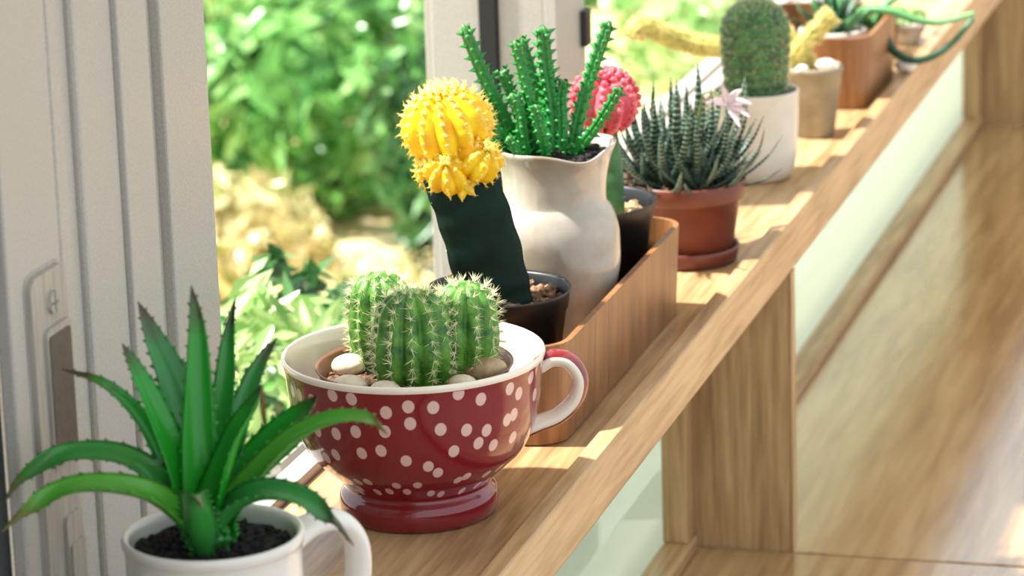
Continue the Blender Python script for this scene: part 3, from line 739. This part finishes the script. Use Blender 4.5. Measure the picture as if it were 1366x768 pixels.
for pts, r, mt in ST:
    p0 = mm(pts); p0 = [Vector((p0[0].x * .8, p0[0].y * .8, .107))] + [Vector((q.x, q.y, q.z - .0032)) for q in p0]
    P = crom(p0, 10); r = r / 1000; g = G(); nr_ = 5; L = sum((P[i + 1] - P[i]).length for i in range(len(P) - 1))
    def rad(u): return r * (1 - .22 * u) * (1 if u < .93 else math.sqrt(max(.02, 1 - ((u - .93) / .07) ** 2)))
    def cr(a, u): x = (a * nr_ / (2 * PI)) % 1; return .70 + .30 * abs(math.cos(PI * x)) ** 1.2
    hint = Vector((R.uniform(-1, 1), -1, 0)); F = sweep(g, P, rad, cr, 30, hint)
    k = 0; nt_ = int(L / .0046)
    for q in range(1, nt_):
        u = q / nt_; i = min(len(F) - 1, int(u * (len(F) - 1))); f = u * (len(F) - 1) - i
        p, t, n, b = F[i]; p = p + (F[min(i + 1, len(F) - 1)][0] - p) * f
        for j in range(nr_):
            a = 2 * PI * (j) / nr_; d = n * math.cos(a) + b * math.sin(a)
            pp = p + t * (.0046 * ((j * .4) % 1)); spike(g, pp + d * rad(u) * .78, d + t * .3 + Vector((R.gauss(0, .12), R.gauss(0, .12), 0)), r * R.uniform(.8, 1.15), r * .42, 5)
    ob('stem', g.me('stem'), M[mt], jg)

# ------------------------------------------------------------ black pot with the pink grafted cactus
pk = thing('potted_cactus', 'pink ball cactus grafted on a green stem in a black plastic pot behind the jug', 'potted plant', (-.003, .3235, .0032), VIEW)
nursery_pot(pk, .0410, .0690)
soil(.0375, .0600, pk, M['soil_tan'], .002, 40, 200, .0028, M['soil_tan'])
rootstock(pk, mm([(16.0, -6, 56), (16.5, -6, 75), (16, -6, 92), (14, -6, 108)]), .0085, M['rootstock2'], 3, .9, .05)
crown(pk, 'crown', (.0135, -.006, .1265), .0185, 11, (.2, .1), M['pink'], M['pink_sp'], .95, bead=True, dep=.16, tub=.0020, ntub=12)

# ------------------------------------------------------------ terracotta pot of striped haworthia
M['terra'] = mat_noise('terracotta_plastic', lin(94, 44, 32), lin(116, 58, 42), 40, .4, .03)
M['haw'] = mat_leaf('haworthia', lin(22, 54, 36), lin(22, 54, 36), lin(70, 92, 66), .35, .05, (lin(150, 168, 150), 120, .82), 160)
hw = thing('potted_haworthia', 'dark haworthia with white-banded pointed leaves in a terracotta pot and saucer', 'potted plant', (.0196, .4770, 0), VIEW)
ob('saucer', lathe([(0, 0), (.0285, 0), (.0300, .001), (.0318, .0095), (.0312, .0102), (.0302, .0095), (.0288, .003), (0, .003)], 64).me('saucer'), M['terra'], hw)
def trim_pot(p, a, k):
    return p
pt_ = ob('pot', lathe([(0, .0032), (.0255, .0032), (.0275, .006), (.0325, .0385), (.0342, .0388), (.0352, .0400), (.0364, .0495), (.0360, .0505), (.0345, .0500), (.0325, .0440), (.026, .008), (0, .008)], 72).me('pot'), M['terra'], hw)
soil(.0325, .0455, hw, M['soil_brown'], .0015, 40, 90, .002)
def haw_mesh(L, W, curve):
    pts = [Vector((0, 0, 0)), Vector((L * .22 * curve, 0, L * .3)), Vector((L * .36 * curve, 0, L * .66)), Vector((L * .34 * curve, 0, L))]
    g = leaf_geo(crom(pts, 4), W, .45, -.18, normal=Vector((-1, 0, .2)), teeth=False, base=.8, tip=.75, ns=4)
    return g.me('leaf')
HV = [haw_mesh(.048 + .006 * (k % 3), .0031 + .0004 * (k % 2), .5 + .35 * k / 5) for k in range(6)]
for me in HV: me.materials.append(M['haw'])
for (cx, cy, n, sc_, br) in ((-.010, -.006, 30, 1.0, 0), (.012, .004, 26, .95, 1), (-.020, .010, 22, .9, 0), (.004, .016, 22, 1.05, 0), (.006, -.018, 18, .75, 0), (.022, -.006, 14, .7, 1)):
    for k in range(n):
        u = k / (n - 1); tilt = math.radians(4 + 66 * u ** 1.1 + R.uniform(-6, 6)); a = k * 2.39996 + R.uniform(-.2, .2)
        s = sc_ * (1.12 - .28 * u) * R.uniform(.9, 1.1)
        src = HV
        ob('leaf', src[k % 6], None, hw, (cx + .003 * u * math.cos(a), cy + .003 * u * math.sin(a), .0455 + .004 * (1 - u)), (0, tilt * .85, a), (s, s, s))
M['stalk'] = plain('flower_stalk_green', lin(126, 142, 72), .5)
M['petal'] = plain('pale_pink_petal', lin(246, 222, 224), .5)
g = G(); sweep(g, crom(mm([(6, -2, 48), (8, -4, 76), (10, -5, 98), (16, -6, 103), (26, -8, 96)]), 8), lambda u: .0009 * (1 - .3 * u), n=8)
fs = ob('flower_stalk', g.me('flower_stalk'), M['stalk'], hw)
for (dx, dz) in ((.95, -.45), (.5, -.9), (1, .15), (-.25, .95), (-.85, .25), (.55, .75)):
    d = Vector((dx, -.35, dz)).normalized(); p = Vector((.0255, -.0085, .0962))
    g = leaf_geo(crom([p, p + d * .008, p + d * .0155 + Vector((0, 0, -.002))], 4), .0026, .1, .2, Vector((0, -1, .3)), False, base=.6, ns=4)
    ob('petal', g.me('petal'), M['petal'], fs)

# ------------------------------------------------------------ white pot with a barrel cactus
M['pot_white'] = mat_noise('ivory_glaze', lin(206, 198, 180), lin(226, 219, 204), 30, .25, coat=.3)
M['barrel'] = mat_noise('barrel_cactus', lin(26, 70, 32), lin(64, 116, 54), 120, .5, .2, 400)
wp = thing('potted_barrel_cactus', 'fuzzy barrel-shaped green cactus in a smooth ivory ceramic pot', 'potted plant', (.0173, .6938, 0), VIEW)
ob('pot', lathe(smooth_prof([(0, .001), (.018, 0), (.0225, .003), (.0258, .012), (.0275, .035), (.0280, .054), (.0284, .0575), (.0277, .0590), (.0265, .0580), (.0258, .05), (.024, .012), (0, .008)], 4), 72).me('pot'), M['pot_white'], wp)
soil(.0258, .0520, wp, M['soil_dark'], .001, 36, 60, .0014)
g = G(); n_, m_ = 160, 110; H = .070; r0 = .0222; pf = []
for i in range(m_ + 1):
    v = i / m_
    if v < .62: rr = r0 * (.82 + .18 * math.sin(PI / 2 * v / .62)); z = H * .66 * v / .62
    else:
        a = (v - .62) / .38 * PI / 2; rr = r0 * math.cos(a); z = H * .66 + H * .34 * math.sin(a)
    pf.append((rr, z))
sp_g = G()
for i, (rr, z) in enumerate(pf):
    for j in range(n_):
        a = 2 * PI * j / n_; k = math.sin(10 * a + 460 * z) * math.sin(10 * a - 460 * z + 0.6)
        q = rr * (1 + .055 * k); g.v.append(Vector((q * math.cos(a), q * math.sin(a), .050 + z))); g.uv.append((j / n_, i / m_))
for i in range(m_):
    for j in range(n_):
        a, b = i * n_ + j, i * n_ + (j + 1) % n_; g.f.append((a, b, b + n_, a + n_))
bc = ob('cactus', g.me('cactus'), M['barrel'], wp)
for _ in range(5200):
    i = R.randrange(2, m_ - 1); a = R.uniform(0, 6.283); rr, z = pf[i]; rr = max(rr, .0002)
    up = max(0, (i / m_ - .6) / .4); d = Vector((math.cos(a) * (1 - up), math.sin(a) * (1 - up), up + .1)) + Vector((R.gauss(0, .5), R.gauss(0, .5), R.gauss(0, .5)))
    spike(sp_g, Vector((rr * math.cos(a), rr * math.sin(a), .050 + z)), d, R.uniform(.0015, .0042), .00011)
o = ob('spines', sp_g.me('spines', False), M['spine_pale'], bc); o['kind'] = 'stuff'

# ------------------------------------------------------------ grey pot with arching yellow stems
M['pot_grey'] = mat_noise('grey_stoneware', lin(132, 122, 98), lin(156, 146, 122), 60, .6, .1)
M['gold_stem'] = mat_noise('golden_stem', lin(150, 148, 60), lin(206, 194, 110), 160, .6, .3)
M['gold_sp'] = plain('golden_fuzz', lin(246, 228, 158), .5)
gp = thing('potted_cactus', 'arching golden furry cactus stems in a tapered grey stoneware pot', 'potted plant', (.0304, .8235, 0), VIEW)
ob('pot', lathe([(0, 0), (.0125, 0), (.0140, .0015), (.0195, .0445), (.0205, .0455), (.0205, .0490), (.0195, .0495), (.0185, .0485), (.0130, .006), (0, .006)], 64).me('pot'), M['pot_grey'], gp)
soil(.0180, .0455, gp, M['soil_tan'], .001, 30, 60, .0014)
for pts, r in (([(-6, 6, 44), (-12, 10, 56), (-40, 14, 60), (-71, 12, 62), (-97, 8, 70), (-113, 6, 79), (-121, 4, 77), (-124, 3, 70)], .0074),
               ([(-10, 2, 44), (-12, 0, 56), (-3, -2, 68), (8, -3, 80), (14, -3, 86)], .0066),
               ([(-2, 6, 44), (-6, 8, 54), (-16, 10, 66), (-22, 12, 72)], .0060)):
    g = G(); P = crom(mm(pts), 8)
    F = sweep(g, P, lambda u: r * (.7 + .3 * min(1, u * 4)) * (1 if u < .94 else math.sqrt(max(.02, 1 - ((u - .94) / .06) ** 2))), lambda a, u: .93 + .07 * math.cos(9 * a), 36)
    so = ob('stem', g.me('stem'), M['gold_stem'], gp); s = G()
    for _ in range(int(300 * len(P) / 20)):
        p, t, n, b = F[R.randrange(1, len(F) - 1)]; a = R.uniform(0, 6.283); d = n * math.cos(a) + b * math.sin(a)
        for _k in range(3): spike(s, p + d * r * .95, d + Vector((R.gauss(0, .6), R.gauss(0, .6), R.gauss(0, .6))), R.uniform(.002, .0045), .00016)
    so2 = ob('spines', s.me('spines', False), M['gold_sp'], so); so2['kind'] = 'stuff'
M['white_stone'] = mat_noise('white_stone', lin(232, 224, 212), lin(246, 240, 232), 100, .5)
for k, (x, y, a, lab) in enumerate(((.0400, .818, .0075, 'larger white stone on the grey stoneware pot'), (.0255, .808, .005, 'smaller white stone at the front of the grey stoneware pot'))):
    g = G(); blob(g, (0, 0, 0), a, a * .8, a * .62, 16, 10, .03)
    tag(ob('white_stone', g.me('white_stone'), M['white_stone'], None, (x, y, .0462 + a * .62), (0, 0, k)), lab, 'stone')

# ------------------------------------------------------------ plants in the second tray
M['pot_pale'] = mat_noise('pale_concrete', lin(196, 190, 178), lin(216, 210, 200), 60, .6, .05)
M['pot_brown'] = mat_noise('brown_clay', lin(118, 84, 58), lin(148, 110, 80), 60, .6, .05)
M['vine'] = mat_leaf('vine_green', lin(46, 104, 60), lin(110, 176, 110), lin(150, 200, 140), .4, .2)
M['vine_d'] = mat_leaf('vine_dark_green', lin(14, 46, 30), lin(30, 76, 48), lin(70, 120, 80), .4, .1)
def simple_pot(parent, r, h, mat, base=.75):
    ob('pot', lathe([(0, 0), (r * base, 0), (r * (base + .03), .002), (r * .95, h * .84), (r, h * .85), (r, h), (r * .93, h + .0005), (r * .9, h - .002), (r * base * .9, .005), (0, .005)], 56).me('pot'), mat, parent)
    soil(r * .89, h - .006, parent, M['soil_dark'], .001, 28)
p1 = thing('potted_succulent', 'grey-green rosette succulent in a pale concrete pot standing in the far tray', 'potted plant', (.016, .972, .0032), VIEW)
simple_pot(p1, .0245, .0430, M['pot_pale'])
for k in range(26):
    a = k * 2.4; u = k / 25; d = Vector((math.cos(a) * (.25 + .75 * u), math.sin(a) * (.25 + .75 * u), 1.1 - .7 * u)).normalized(); L = .034
    p = Vector((0, 0, .038)); g = leaf_geo(crom([p, p + d * L * .5, p + d * L + Vector((0, 0, .003))], 4), .0055, .3, .3, Vector((0, 0, 1)) if u > .3 else Vector((-math.cos(a), -math.sin(a), .3)), False, base=.6, ns=4)
    ob('leaf', g.me('leaf'), M['vine_d'] if k % 3 else M['vine'], p1)
p2 = thing('potted_trailing_plant', 'trailing light green succulent spilling over the far tray onto the shelf rail', 'potted plant', (.030, 1.018, .0032), VIEW)
simple_pot(p2, .0150, .0360, M['pot_brown'])
TR = ([(7.4, -4, 34.0), (-1.7, -12, 49.8), (16.4, -24, 51.9), (35.1, -28, 45.4), (54.3, -28, 42.6), (79.8, -22, 47.3)] ,
      [(9.0, -4, 31.1), (14.0, -20, 32.3), (18.6, -28, 23.6), (30.0, -34, 16.6), (45.4, -34, 17.8), (62.6, -28, 26.7), (79.2, -18, 42.7)] ,
      [(4.6, -4, 34.1), (-6.8, -8, 49.2), (-17.8, -8, 55.1), (-28.6, -6, 63.5)] ,
      [(7.4, -4, 34.0), (12.3, -10, 49.0), (20.9, -8, 56.7), (34.9, -6, 62.6)] )
for q, pts in enumerate(TR):
    P = crom([Vector((0, 0, .030))] + mm(pts), 8); g = G()
    sweep(g, P, lambda u: .0046 * (1 - .55 * u), lambda a, u: .9 + .1 * math.cos(5 * a), 15)
    ob('stem', g.me('stem'), M['vine_d'] if q == 1 else M['vine'], p2)
for k in range(16):
    a = k * 2.4; d = Vector((math.cos(a), math.sin(a), .9)).normalized(); p = Vector((0, 0, .031))
    g = leaf_geo(crom([p, p + d * .009, p + d * .018], 3), .0045, .3, .2, Vector((0, 0, 1)), False, base=.6, ns=4)
    ob('leaf', g.me('leaf'), M['vine_d'], p2)
p3 = thing('potted_plant', 'bushy green plant in a pale pot on the shelf behind the far tray', 'potted plant', (-.012, 1.105, 0), VIEW)
simple_pot(p3, .0250, .0480, M['pot_pale'])
f = ob('foliage', foliage(260, .034, .034, .026, .008, .6).me('foliage'), M['f_green'], p3, (0, 0, .070)); f['kind'] = 'stuff'
p5 = thing('potted_plant', 'tiny brown clay pot of green leaves on the shelf past the far tray', 'potted plant', (.030, 1.105, 0), VIEW)
simple_pot(p5, .0125, .0240, M['pot_brown'])
f = ob('foliage', foliage(70, .013, .013, .009, .006, .6).me('foliage'), M['f_dark'], p5, (0, 0, .030)); f['kind'] = 'stuff'
p4 = thing('potted_plant', 'small cream bowl with low pale succulents on the shelf past the far tray', 'potted plant', (.037, 1.160, 0), VIEW)
simple_pot(p4, .0190, .0170, M['pot_white'], .6)
f = ob('foliage', foliage(110, .017, .017, .009, .006, .6).me('foliage'), M['f_pale'], p4, (0, 0, .021)); f['kind'] = 'stuff'
g = G(); blob(g, (0, 0, 0), .0085, .0065, .0052, 16, 10, .02)
tag(ob('white_stone', g.me('white_stone'), M['white_stone'], None, (.0635, 1.008, .008 + .005)), 'small white stone on the shelf rail beside the far tray', 'stone')
